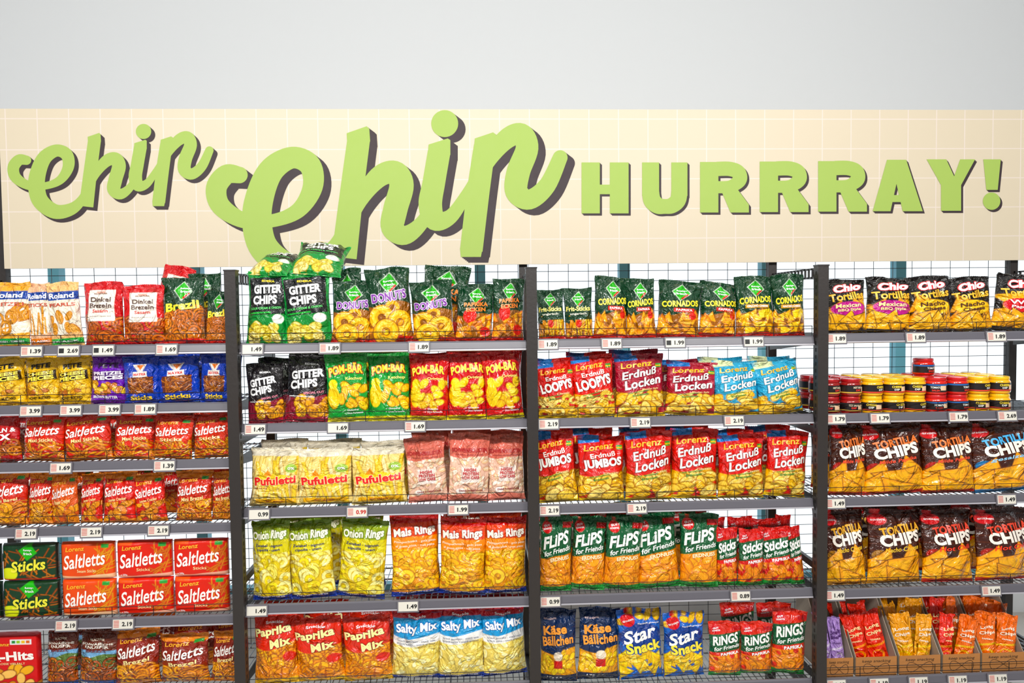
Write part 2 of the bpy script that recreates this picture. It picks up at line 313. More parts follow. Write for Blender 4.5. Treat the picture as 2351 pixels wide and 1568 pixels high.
def el(o): return [T(P_,'Erdnuß',.47,.27,.76,.13,'fffaf0',b=.02,sh=.3,r=13,o=o,ow=.04),T(P_,'Locken',.52,.43,.8,.15,'fffaf0',b=.025,sh=.3,r=13,o=o,ow=.04)]
lor('loopys','red peanut loop bags',"dc1c12",[T(P_,'Erdnuß',.5,.25,.55,.08,'fffaf0',b=.02,r=8),T(P_,'LOOPYS',.5,.41,.86,.18,'fffaf0',b=.05,r=12,o='7a1010',ow=.04)],'Classic','ring',PN,.11,'a86a1a')
lor('l_mex','dark crimson Mexican style peanut curl bags','a80c2a',el('5a0818'),'Mexican Style','curl',PN,.16,'a86a1a')
lor('l_blue','light blue peanut curl bags','4cacd2',el('1c5a7a'),'leicht','curl',PN,.16,'b08020','e8f2c0')
lor('l_jumbo','red jumbo peanut puff bags','dc1a10',[T(P_,'Erdnuß',.5,.25,.55,.08,'fffaf0',b=.02,r=8),T(P_,'JUMBOS',.5,.4,.86,.18,'fffaf0',b=.05,r=6,o='7a1010',ow=.04)],'Classic','ell',PN,.18,'a86a1a')
lor('l_classic','bright red classic peanut curl bags','dc180f',el('6a1010'),'Classic','curl',PN,.16,'a86a1a')
def friends(key,desc,bg,w,fl,flc,cols,snk,y0=.16):
    a=A(bg); a.snacks(snk,.58,.88,14,cols,.16,'c8600c'); a.wave(.56,.04,4,1,bg,True); a.rect(-.1,y0,1.1,.5,'0a5c32',-7); a.wave(.93,.01,4,0,'2c8a3c'); a.ell(.2,.09,.15,.12,'e01c20'); a.rect(.7,.02,.98,.1,'c81418')
    design(key,desc,a,[T(B_,'GUT',.2,.065,.18,.03,WT,b=.03,r=8),T(B_,'GÜNSTIG',.2,.105,.24,.03,WT,b=.03,r=8),T(P_,w,.48,.27,.86,.18,'fdfdf6',b=.035,r=10,sh=.25),T(P_,'for Friends',.52,.42,.84,.075,'fdfdf6',b=.02,r=10,sh=.2),T(F_,fl,.6,.535,.6,.055,flc,b=.03,r=7)])
friends('flips','orange and green peanut flip bags','f7941c','FLiPS','ERDNUSS','fff2c0',['ffa82c','ffbd4a','fa9a20'],'curl',-.1)
friends('fsticks','small red and green paprika stick bags','de1c14','Sticks','PAPRIKA',WT,['fc861c','ff9c2c'],'curl')
friends('frings','small red and green paprika ring bags','e42a14','RiNGS','PAPRIKA',WT,['ff8c1e','ffa034'],'ring')
design('kaese','dark blue bags of cheese balls',
  A('122a54').wave(.55,.05,5,0,'f7a80c').snacks('ell',.6,.85,22,['ffc82a','ffdb55'],.1,'b8780e').ell(.5,.62,.13,.1,'f5e6d0').rect(.38,.68,.62,.8,'d4201a').rect(0,.9,1,1,'16284a'),
  [T(B_,'GUT & GÜNSTIG',.28,.08,.35,.03,'f0d0d0',b=.02),T(P_,'Käse',.42,.24,.66,.14,'fca034',b=.04,r=5),T(P_,'Bällchen',.5,.39,.86,.14,'fca034',b=.03,r=5),T(S_,'175 g e',.4,.94,.4,.035,WT,b=.02)])
design('star','bright blue bags of star snacks',
  A('1464c8').ell(.5,.36,.5,.3,'0e3c90').snacks('ell',.03,.16,6,['ffd84a','f7c32c'],.11,'b07a10').snacks('tri',.6,.93,20,['ffe050','fcc830','ffec7a'],.15,'a8801c').ell(.22,.1,.16,.14,'e01c20'),
  [T(B_,'GUT & GÜNSTIG',.22,.1,.26,.03,WT,b=.03,r=8),T(P_,'Star',.45,.32,.78,.2,'fdfdf6',b=.03,r=12,sh=.2),T(P_,'Snack',.54,.5,.82,.16,'ffe63c',b=.04,r=6,o='123c7c'),T(S_,'herzhaft gewürzt',.68,.16,.5,.03,WT,b=.01)])
# ---- bay 4
def chio(key,desc,pc,l1,l2,fc):
    a=A('120c0a'); a.snacks('tri',.42,.92,12,['f7a82c','ffbb40','ee9820'],.28,'3a1a06'); a.ell(.52,.53,.42,.2,pc); a.snacks('tri',.7,.9,5,['f7a82c','ffbb40'],.24,'3a1a06'); a.rect(.0,.94,1,1,'120c0a')
    design(key,desc,a,[T(B_,'Chio',.52,.12,.66,.15,WT,b=.05,sh=.2,r=7,o='e01018',ow=.08),T(P_,'Tortillas',.5,.29,.88,.15,'ffbe30',b=.03,r=6),T(F_,l1,.5,.47,.6,.08,fc,b=.02,r=3),T(F_,l2,.52,.56,.54,.065,fc,b=.02,r=3)])
chio('chio_m','black tortilla chip bags with magenta flavour patch','c01888','Mexican','BBQ Style','ffe9a0')
chio('chio_n','black tortilla chip bags with yellow cheese patch','ffca40','Nacho','Cheese','4a2410')
chio('chio_w','black tortilla chip bags with red flavour patch','d81c24','Wild','Paprika',WT)
def tort(key,desc,fl,fc,tc,lip):
    a=A('3c160c')
    for k in range(9): a.rect(0,.1*k+.02,1,.1*k+.035,'562512')
    a.ell(.16,.6,.12,.12,lip)
    for x,y,q,an in ((.2,.72,.34,.3),(.75,.68,.36,1.9),(.5,.78,.38,.9),(.12,.9,.34,2.5),(.85,.9,.36,.1),(.5,.94,.34,1.4)):
        a.tri(x,y,q*1.08,'5a2408',an); a.tri(x,y,q,'ffa824',an); a.tri(x+.01,y-.01,q*.7,'ffba40',an); a.ell(x,y,.03,.02,'e8902a')
    a.rect(0,.965,1,1,lip); a.ell(.15,.08,.16,.12,'d81c22')
    design(key,desc,a,[T(B_,'GUT & GÜNSTIG',.16,.08,.25,.03,WT,b=.02),T(P_,'TORTILLA',.55,.21,.78,.12,tc,b=.04,r=8,arc=.02),T(P_,'CHIPS',.54,.35,.78,.17,'fff6e8',b=.05,r=8),T(F_,fl,.55,.495,.66,.065,fc,b=.015,sh=.25,r=6)])
tort('t_pap','dark brown tortilla chip bags with red paprika script','Milde Paprika','ff5030','f07a30','b81c12')
tort('t_salt','dark brown tortilla chip bag with light blue lettering','gesalzen','9cdcff','4ab4ec','2a7ab4')
tort('t_chee','dark brown tortilla chip bags with golden cheese lettering','Nacho Cheese','ffd034','f2b02a','a8700c')
tort('t_chili','dark brown tortilla chip bags with red chili lettering','Hot Chili','ff3c24','e8442a','b81c12')
# ---- bay 1
def roland(key,desc,bg,sn,w,fl,fc):
    a=A('f6ecd8'); a.rect(0,0,1,.1,bg); a.rect(0,.1,1,.24,'28489c'); a.snacks(sn,.42,.76,7,['e09a44','f0b060'],.15 if sn!='vstick' else .08,'b8702a'); a.wave(.8,.02,4,0,bg); a.rect(0,.88,1,.98,fc)
    design(key,desc,a,[T(B_,'Roland',.5,.17,.78,.09,WT,b=.03),T(P_,w,.5,.32,.84,.06,'c2452a',b=.02),T(F_,fl,.5,.93,.8,.03,WT,b=.02)])
roland('ro1','cream pretzel bag with orange edges and green foot','f9b45a','pretzel','BRETZELI','ROSMARIN - ROMARIN','2c9a44')
roland('ro2','cream cracker stick bag with orange foot','f7c09a','vstick','STICKS','CLASSIC','f0863c')
roland('ro3','cream and apricot bag of pretzel pearls','f9c488','ell','PEARLS','SNACK','38a84c')
design('dinkel','red spelt pretzel bags with white labels',
  A('d01418').snacks('pretzel',.6,.95,16,['c05a1c','d8702a'],.13,'5a240c').rect(.2,.08,.85,.6,'fff6ea').rect(.0,.95,1,1,'d01418').rect(.4,.1,.62,.14,'e8b0a0'),
  [T(B_,'ALNATURA',.52,.14,.35,.025,'7a4a30'),T(P_,'Dinkel',.52,.24,.5,.08,'4a2a1c',b=.02),T(P_,'Brezeln',.52,.34,.54,.08,'4a2a1c',b=.02),T(F_,'Sesam',.52,.43,.38,.055,'d8322a',b=.01),T(S_,'Bretzels à l\'épeautre',.52,.52,.5,.024,'5a3a2c',b=0)])
design('brezli','dark green bags of baked pretzels',
  ffbase('pretzel',['d8742a','ec8c34','c5641a'],.12,'5a2a08',24,.5,'e0241a'),fft(.6,.16)+[T(P_,'Brezli',.5,.41,.84,.14,'f7e02c',b=.04,r=4)])
for key,desc,bg,w1,w2,tc,oc in (('pcs_c','yellow gold bags of cheddar pretzel chunks','f7c010','CHEESE','PIECES','ffe03c','1c1408'),('pcs_p','purple bag of pretzel chunks','7436b4','PRETZEL','PIECES','f4e6f6','2c1040')):
    design(key,desc,A(bg).rect(.04,.28,.96,.49,'2a1c0c' if key=='pcs_c' else '4a2272',-5).snacks('ell',.55,.8,16,['ffd060','f0a834','c87020'],.11,'7a4208').wave(.8,.02,4,0,bg),
     [T(B_,'PETE',.5,.16,.56,.11,oc,b=.04,r=4),T(P_,w1,.5,.33,.8,.075,tc,b=.04,r=4),T(P_,w2,.5,.43,.82,.09,tc,b=.05,r=4),T(F_,'HONEY MUSTARD' if key=='pcs_c' else 'BROWN BUTTER',.45,.86,.66,.06,WT if key!='pcs_c' else '3a2408',b=.03)])
design('blue','deep blue pretzel stick bags',
  A('0c3cb4').rect(.15,.42,.85,.78,'6a3416').snacks('stick',.45,.75,30,['c06a24','9a4a14','d98230'],.05,'4a2008',.2,.8).rect(0,.38,.14,.82,'0c3cb4').rect(.86,.38,1,.82,'0c3cb4').wave(.8,.0,4,0,'0c3cb4').tri(.5,.22,.2,'f4f1ea',math.pi).rect(.3,.3,.7,.42,'f4f1ea').tri(.5,.2,.1,'f07814',math.pi),
  [T(B_,'MAYKA',.5,.36,.34,.055,'d8281e',b=.03),T(P_,'Sticks',.5,.88,.58,.11,'ffd83a',b=.04)])
def salt(key,desc,sub,sn,bg='e02810',word='Saltletts',kind='pillow',c2='f08a1c',**kw):
    a=A(bg); a.snacks(sn,.5,.97,26 if sn=='stick' else 18,['f79c30','e8841c','ffb44a'],.1 if sn=='stick' else .14,'8a3406'); a.rect(-.1,.22,1.1,.56,bg,-6); a.rect(0,0,1,.09,'fa8c14' if sn!='stick' else bg); a.wave(.95,.02,4,1,c2); a.rect(.75,.05,.93,.12,'3c9a46')
    ts=[T(B_,'Lorenz',.4,.13,.55,.09,'fcae20',b=.02,sh=.2,r=6),T(P_,word,.5,.33,.88,.2,'fffaf2',b=.015,sh=.35,r=10),T(F_,sub,.54,.52,.58,.08,'ffe89a',b=.02,r=6)]
    design(key,desc,a,ts,kind=kind,**kw)
salt('s_maxi','red maxi salt stick bags','Maxi Sticks','stick')
salt('s_stick','red salt stick bags','Sticks','stick','e03214')
salt('s_bagel','red mini bagel snack bags','Mini Bagel','ring','d82810')
salt('s_pause','amber and red cracker snack bag','Pausen Cracker','ell','e45a12')
salt('s_laug','red lye cracker snack bags','Laugen Cracker','ell','e21e10')
salt('s_mini','rust red mini pretzel bags','Mini Brezel','pretzel','d22c12')
salt('s_brez','brown and red pretzel snack bags','Brezel','pretzel','942410')
design('mixx','dark red pretzel mix bag',A('c4181c').snacks('pretzel',.6,.92,14,['e08a30','c5641f'],.13,'5a240c'),
  [T(P_,'BREZELN &',.5,.28,.86,.1,WT,b=.03),T(P_,'MIXX',.5,.44,.66,.14,WT,b=.05)])
def pack(key,desc,art,ts,w=.24,h=.165): design(key,desc,art,ts,kind='pack',name='snack_pack',cat='snack pack',w=w,h=h,T_=.03)
a=A('dc2414',.7).snacks('stick',.1,.9,26,['e07a20','f79434'],.035,'8c2c0c',.68,.98).wave(.9,.03,5,0,'f7b8a0').rect(0,.0,.3,.1,'f0581c').rect(.78,.04,.92,.14,'3c9a46')
pack('p_ses','orange red flat packs of sesame salt sticks',A('e84c14',.7).snacks('stick',.1,.9,26,['f7b050','f79434'],.035,'9c3c0c',.68,.98).wave(.88,.03,5,0,'f7c8a0').rect(.78,.04,.92,.14,'3c9a46'),[T(B_,'Lorenz',.3,.16,.36,.12,'fcb82a',b=.02,sh=.2,r=4),T(P_,'Saltletts',.46,.47,.8,.38,'fffaf2',b=.015,sh=.35,r=7),T(F_,'Sesam Sticks',.5,.76,.34,.08,'ffe2a0',b=.01)])
pack('p_st','red flat packs of salt sticks',a,[T(B_,'Lorenz',.3,.16,.36,.12,'fcb82a',b=.02,sh=.2,r=4),T(P_,'Saltletts',.46,.47,.8,.38,'fffaf2',b=.015,sh=.35,r=7),T(F_,'Sticks',.5,.76,.24,.08,'ffe2a0',b=.01),T(S_,'e 250g',.15,.9,.12,.06,WT,b=.01)])
g=A('12381f',.7).snacks('stick',.2,.95,40,['c06a24','9a4a14','d98230'],.04,'3a1a08').rect(.15,.42,.85,.72,'12381f',-6).dia(.5,.2,.17,'3fb43a').ell(.14,.8,.16,.12,'d8e04a').rect(0,.93,1,1,'e0241a').rect(0,0,.03,1,'0c1c14').rect(.97,0,1,1,'0c1c14')
pack('p_ff','dark green flat packs of pretzel sticks',g,[T(B_,'funny-',.5,.16,.16,.07,WT,b=.02),T(B_,'frisch',.5,.25,.16,.07,WT,b=.02),T(P_,'Sticks',.5,.57,.64,.3,'f0e83a',b=.03,sh=.2,r=6)])
design('hits','red carton of mixed party crackers',A('d81216',1.3).snacks('ell',.55,.9,14,['f7b850','ffcc78','e0923a'],.12,'7a2a10').rect(.5,.07,.9,.16,'f3f6f8').rect(.53,.09,.6,.14,'2e8a3c').rect(.62,.09,.69,.14,'9ac83c').rect(.71,.09,.78,.14,'f0c030').rect(.8,.09,.87,.14,'e06a2a'),
  [T(B_,'Lorenz',.3,.15,.4,.06,'fcb82a',b=.02,sh=.2),T(P_,'X-Hits',.5,.36,.88,.16,'fffaf2',b=.04,r=3),T(F_,'GROSSE VIELFALT',.5,.49,.55,.035,'ffe2a0',b=.01),T(S_,'Chipsletten',.45,.94,.5,.035,WT,b=.01)],kind='box',name='cracker_carton',cat='box',T_=.03)
design('knusp','brown bags of Swabian crisp pretzels',
  A('6a2814').rect(0,.3,1,.5,'7fb0d8').wave(.4,.04,6,0,'5c7a3a').snacks('pretzel',.52,.85,16,['b85a24','d07e2e','9c4e1a'],.15,'3c1408').rect(0,.9,1,1,'1c4a9a'),
  [T(B_,'HUOBER',.5,.09,.4,.04,'f0e0c8',b=.02),T(P_,'SCHWÄBISCHE',.5,.17,.82,.05,'f6efe0',b=.02),T(P_,'KNUSPER',.5,.23,.64,.05,'f6efe0',b=.02),T(P_,'BREZEL',.5,.3,.54,.05,'7a1c1c',b=.02),T(S_,'BIO',.2,.95,.2,.03,WT)])
def bar(key,desc,bg,txt,tc,c2='f7c030'):
    design(key,desc,A(bg,2.2).rect(0,.56,1,.6,c2,-8).ell(.5,.76,.3,.22,c2).ell(.45,.76,.22,.16,bg).wave(.93,.01,4,0,c2),[T(P_,txt[0],.5,.24,.7,.08,tc,b=.03,r=8),T(P_,txt[1],.5,.35,.76,.08,tc,b=.03,r=8),T(S_,'PAPRIKA',.5,.47,.5,.03,tc)],w=.1,h=.24,T_=.018)
bar('b_lav','slim lavender snack packs','c09ee0',('Snack','Riegel'),'5a2c7a','e8d8f4')
bar('b_red','slim coral red snack packs','ee3a2c',('Long','Chips'),'ffe0a0','ff9a4a')
bar('b_gold','golden long chips packs','f7a40c',('Long','Chips'),'fff6dc','ffd24a')
bar('b_org','orange long chips packs','f87014',('Long','Chips'),'fff6dc')
# ------------------------------------------------------------ shelving
a_=P(541,1000,-.02).x; b_=P(1883,1000,-.02).x; mid=P(1221,1000,-.02).x; PITCH=(b_-a_)/2
POSTX=[a_-PITCH,a_,(mid+(a_+b_)/2)/2,b_,b_+PITCH]
RAILS={1:(262,[803,939,1070,1218,1430,1598]),2:(875,[797,979,1172,1391,1586]),3:(1545,[786,967,1163,1370,1580]),4:(2115,[774,957,1149,1358,1561])}
BN={1:'left bay',2:'second bay',3:'third bay',4:'right bay'}
SN=['top shelf','second shelf','third shelf','fourth shelf','fifth shelf','sixth shelf']
ORD=['leftmost','second','third','fourth','fifth','sixth','seventh','eighth','ninth','tenth','eleventh','twelfth']
M_BLK=mat('black_powder_coat','2b2624',.45,0,.1,(80,.1)); M_WIRE=mat('dark_wire','1e1d20',.4,.3); M_RAIL=mat('grey_plastic_rail','605e66',.3,0,.4); M_RAIL2=mat('pale_rail_lip','a5a3aa',.3)
M_DECK=mat('grey_wire','7d8288',.35,.6)
DZ={}
wsh=PITCH-.05
deck=MB(); n=44
for i in range(n): x=-wsh/2+wsh*(i+.5)/n; deck.tube((x,.0,-.003),(x,.46,-.003),.0022,6)
for y in (.01,.15,.3,.45): deck.tube((-wsh/2,y,-.008),(wsh/2,y,-.008),.004,6)
deck_me=deck.me('deck',M_DECK)
rail_me=MB().prism([(-.004,.010),(-.010,.004),(-.016,-.022),(-.012,-.030),(0,-.030),(0,.010)],-wsh/2,wsh/2).me('rail',M_RAIL)
lip_me=MB().prism([(-.018,-.024),(-.020,-.030),(-.012,-.033),(-.010,-.026)],-wsh/2,wsh/2).me('lip',M_RAIL2)
g_=MB()
for z in (.022,.052): g_.tube((-wsh/2,.002,z),(wsh/2,.002,z),.0015,6)
for i in range(8): x=-wsh/2+wsh*(i+.0)/7*.998+.001; g_.tube((x,.002,-.002),(x,.002,.052),.0015,6)
guard_me=g_.me('guard',M_WIRE)
br=MB().prism([(.0,-.005),(.0,-.028),(.2,-.05),(.46,-.075),(.46,-.005)],-.002,.002).me('bracket',M_BLK)
for bay,(cx,ys) in RAILS.items():
    X=(POSTX[bay-1]+POSTX[bay])/2
    for r,py in enumerate(ys):
        z=P(cx,py,-.01).z+.011; DZ[bay,r+1]=z
        t=thing('wire_shelf','grey wire shelf with ticket rail and black guard, %s of the %s'%(SN[r],BN[bay]),'shelf',(X,0,z),'wire shelves of the snack rack')
        obj('deck',deck_me,t); rl=obj('price_rail',rail_me,t); obj('rail_lip',lip_me,rl); obj('wire_guard',guard_me,t)
        for s in (-1,1):
            q=obj('bracket',br,t); q.location=(s*(wsh/2-.003),0,0)
ztop=P(1217,617,-.02).z; YS=.47
sz0=P(1175,607,YS).z; sz1=P(1175,251,YS).z
for k,x in enumerate(POSTX):
    t=thing('rack_upright',['black rack upright left of the left bay','black rack upright between the left and second bays','black rack upright between the second and third bays','black rack upright between the third and right bays','black rack upright right of the right bay'][k],'rack post',(x,0,0),'black rack uprights')
    obj('front_post',MB().box(-.023,.023,-.045,.0,0,ztop).me('post',M_BLK),t)
    obj('top_cap',MB().box(-.025,.025,-.047,.002,ztop,ztop+.006).me('cap',M_BLK),t)
    sl=MB()
    for i in range(60): z=ztop-.03-i*.03; sl.box(-.0235,-.0225,-.03,-.018,z-.008,z+.008); sl.box(.0225,.0235,-.03,-.018,z-.008,z+.008)
    obj('slot_row',sl.me('slots',mat('slot_dark','0c0b0b',.7)),t)
    obj('rear_post',MB().box(-.02,.02,.5,.54,0,sz1+.006).me('rp',M_BLK),t)
    q=MB()
    for zz in (ztop-.012,ztop-.05): q.box(-.003,.003,0,.5,zz,zz+.008)
    for i in range(14): q.box(-.003,.003,.02+i*.036,.03+i*.036,ztop-.05,ztop-.004)
    obj('side_panel',q.me('sp',M_BLK),t)
    for zz in (.2,.8,1.4): obj('crossbar',MB().box(-.008,.008,0,.5,zz,zz+.03).me('cb',M_BLK),t)
for bay in range(1,5):
    x0=POSTX[bay-1]+.025; x1=POSTX[bay]-.025; m_=MB(); w=x1-x0
    nx=round(w/.1)
    for i in range(nx+1): x=-w/2+w*i/nx; m_.tube((x,0,.3),(x,0,sz0+.04),.0015,5)
    z=.3
    while z<sz0+.04: m_.tube((-w/2,.004,z),(w/2,.004,z),.0015,5); z+=.05
    t=thing('back_grid','black wire grid back panel behind the products of the %s'%BN[bay],'wire grid',((x0+x1)/2,.515,0),'wire grid back panels',m_.me('grid',M_WIRE))
# ------------------------------------------------------------ place products
PEND=[]
def place(key,bay,row,x0,x1,yt,Yd=.066,lean=0,rz=None,rear=False,hh=None,z=None,tilt=None,note='',clamp=True):
    D=DES[key]; zb=DZ[bay,row] if z is None else z
    pyb=RAILS[bay][1][row-1]-40
    X0=P(x0,pyb,Yd).x; X1=P(x1,pyb,Yd).x
    if D['kind']=='pillow': g=(X1-X0)*.035; X0-=g; X1+=g
    ht=(P((x0+x1)/2,yt,Yd).z-zb) if hh is None else hh
    if clamp:
        X0=max(X0,POSTX[bay-1]+.027); X1=min(X1,POSTX[bay]-.027)
        if row>1: ht=min(ht,DZ[bay,row-1]-.04-zb)
    w=(X1-X0)*(1.0 if D['kind']=='pillow' else .985)
    rot=(random.uniform(-9,9) if rz is None else rz)*(1 if D['kind']=='pillow' else .2)
    tl=(random.uniform(0,8) if tilt is None else tilt) if D['kind']=='pillow' else 0
    e=thing(D['name'],'',D['cat'],((X0+X1)/2,Yd,zb+.0005))
    e.rotation_euler=(math.radians(-tl),math.radians(lean),math.radians(rot))
    sx=w/D['w']; e.scale=(sx,min(1.08,max(.6,sx)),ht/D['h']/math.cos(math.radians(tl)))
    for pn,me,subs in D['parts']:
        c=obj(pn,me,e)
        for sn,sm in subs: obj(sn,sm,c)
    PEND.append((key,bay,row,(X0+X1)/2,rear,note,e)); return e,ht,w
ROWS={
(1,1):[('ro1',-14,70,648),('ro2',72,122,650),('ro3',121,192,648),('dinkel',196,288,648),('dinkel',289,377,655),('brezli',379,470,637),('brezli',472,524,668)],
(1,2):[('pcs_c',-22,60,812),('pcs_c',65,138,816),('pcs_c',139,210,816),('pcs_p',211,290,812),('blue',291,367,812),('blue',368,461,812),('blue',462,526,812)],
(1,3):[('mixx',-38,48,957),('s_maxi',52,150,952),('s_maxi',151,260,950),('s_maxi',262,350,952),('s_stick',351,440,952),('s_stick',445,531,950)],
(1,4):[('s_bagel',-25,61,1082),('s_bagel',64,120,1084),('s_pause',120,183,1088),('s_laug',184,236,1090),('s_laug',237,312,1086),('s_laug',313,384,1088),('s_mini',404,486,1082),('s_mini',487,536,1084)],
(1,6):[('knusp',108,180,1452),('knusp',182,268,1452),('s_brez',270,366,1450),('s_brez',372,482,1455),('s_brez',486,545,1452)],
(2,1):[('gitter_green',556,657,624),('gitter_green',658,762,624),('donuts',763,850,645),('donuts',851,948,615),('donuts',950,1043,645),('ecken',1046,1128,652),('ecken',1130,1207,640)],
(2,2):[('gitter_red',556,652,835),('gitter_red',653,754,815),('pom_green',755,847,810),('pom_green',848,940,812),('pom_red',941,1029,815),('pom_red',1030,1118,812),('pom_red',1119,1207,800)],
(2,3):[('puffs',566,684,1028),('puffs',686,808,1030),('puffs',812,932,1028),('rinds',940,1029,1003),('rinds',1030,1120,995),('rinds',1122,1210,1003)],
(2,4):[('onion',567,669,1196),('onion',671,771,1198),('onion',775,880,1192),('mais',903,1009,1188),('mais',1010,1111,1190),('mais',1112,1212,1188)],
(2,5):[('pmix',575,683,1412),('pmix',685,793,1415),('pmix',795,900,1415),('smix',901,1008,1398),('smix',1009,1111,1398),('smix',1112,1212,1395)],
(3,1):[('frit',1238,1297,665),('frit',1299,1361,662),('corn_p',1363,1438,635),('corn_p',1440,1505,640),('corn_p',1508,1600,645),('corn_p',1603,1690,648),('corn_c',1692,1774,634),('corn_c',1776,1860,630)],
(3,2):[('loopys',1233,1320,832),('loopys',1321,1412,816),('l_mex',1414,1524,815),('l_mex',1527,1636,832),('l_blue',1639,1741,830),('l_blue',1744,1860,828)],
(3,3):[('l_jumbo',1232,1325,992),('l_jumbo',1328,1431,1002),('l_classic',1437,1540,990),('l_classic',1541,1642,986),('l_classic',1648,1752,1000),('l_classic',1756,1866,990)],
(3,4):[('flips',1233,1309,1188),('flips',1310,1384,1192),('flips',1385,1465,1188),('flips',1467,1560,1185),('flips',1562,1645,1185),('fsticks',1646,1692,1212),('fsticks',1693,1750,1215),('fsticks',1752,1818,1215),('fsticks',1819,1866,1212)],
(3,5):[('kaese',1238,1321,1400),('kaese',1326,1418,1402),('star',1420,1521,1405),('star',1523,1614,1405),('frings',1628,1698,1432),('frings',1700,1768,1428),('frings',1770,1842,1402)],
(4,1):[('chio_m',1899,1987,642),('chio_m',1988,2084,638),('chio_n',2086,2183,634),('chio_n',2184,2272,636),('chio_w',2274,2372,630)],
(4,3):[('t_pap',1899,1987,975),('t_pap',1988,2116,974),('t_pap',2117,2234,974),('t_salt',2236,2372,970)],
(4,4):[('t_chee',1899,1987,1176),('t_chee',1988,2114,1172),('t_chili',2115,2234,1176),('t_chili',2236,2366,1172)],
}
LEAN={('l_blue',1744):-6,('corn_p',1603):5,('corn_p',1508):4,('l_classic',1756):5,('chio_w',2274):8,('pom_red',1119):-4,('donuts',851):-3,('gitter_red',653):4}
BACK={(1,2),(1,3),(1,4),(1,6),(2,2),(2,3),(2,4),(2,5),(3,2),(3,3),(3,4),(4,3),(4,4)}
for (b,r),its in ROWS.items():
    for k,(key,x0,x1,yt) in enumerate(its):
        e,ht,w=place(key,b,r,x0,x1,yt,Yd=.066+.008*(k%2),lean=LEAN.get((key,x0),random.uniform(-4.5,4.5)))
        if (b,r) in BACK:
            dx=random.uniform(-8,8); f=.955
            cx=1096; nx0=cx+(x0-cx)*f+dx; nx1=cx+(x1-cx)*f+dx
            lo=cx+({1:-160,2:560,3:1236,4:1902}[b]-cx)*f; hi=cx+({1:528,2:1205,3:1866,4:2500}[b]-cx)*f
            if nx0<lo: nx1+=lo-nx0; nx0=lo
            if nx1>hi: nx0-=nx1-hi; nx1=hi
            place(key,b,r,nx0,nx1,0,Yd=.215,hh=ht*random.uniform(1.0,1.06),rear=True)
zs=DZ[1,5]; hl=P(270,1325,.06).z-zs
for lay in (0,1):
    for key,x0,x1 in (('p_ff',-118,12),('p_ff',13,143),('p_ses',147,272),('p_st',275,402),('p_st',404,530)):
        place(key,1,5,x0,x1,0,Yd=.06,z=zs+lay*(hl+.002),hh=hl*.99,note=' in the %s layer'%('upper' if lay else 'lower'),clamp=False)
place('hits',1,6,-25,100,1452,Yd=.06)
def lying(key,bay,px,py,wpx,L,Yd,tl,lean,note):
    p=P(px,py,Yd); e,_,_=place(key,bay,1,px-wpx/2,px+wpx/2,0,Yd=Yd,hh=L*math.cos(math.radians(tl)),z=p.z,lean=lean,tilt=tl,note=note); return e
lying('gitter_green',2,604,632,112,.24,.07,66,3,' lying flat on the standing ones')
lying('gitter_green',2,726,632,112,.24,.08,52,6,' lying flat on the standing ones')
place('donuts',2,1,780,845,617,Yd=.2,rear=True,lean=-6)
place('ecken',2,1,960,1062,610,Yd=.2,rear=True,lean=6)
place('brezli',1,1,442,515,628,Yd=.2,rear=True,lean=-3)
place('dinkel',1,1,330,400,606,Yd=.2,rear=True,lean=14)
for x0,x1,yt in ((1660,1735,1388),(1740,1815,1385)): place('frings',3,5,x0,x1,yt,Yd=.205,rear=True)
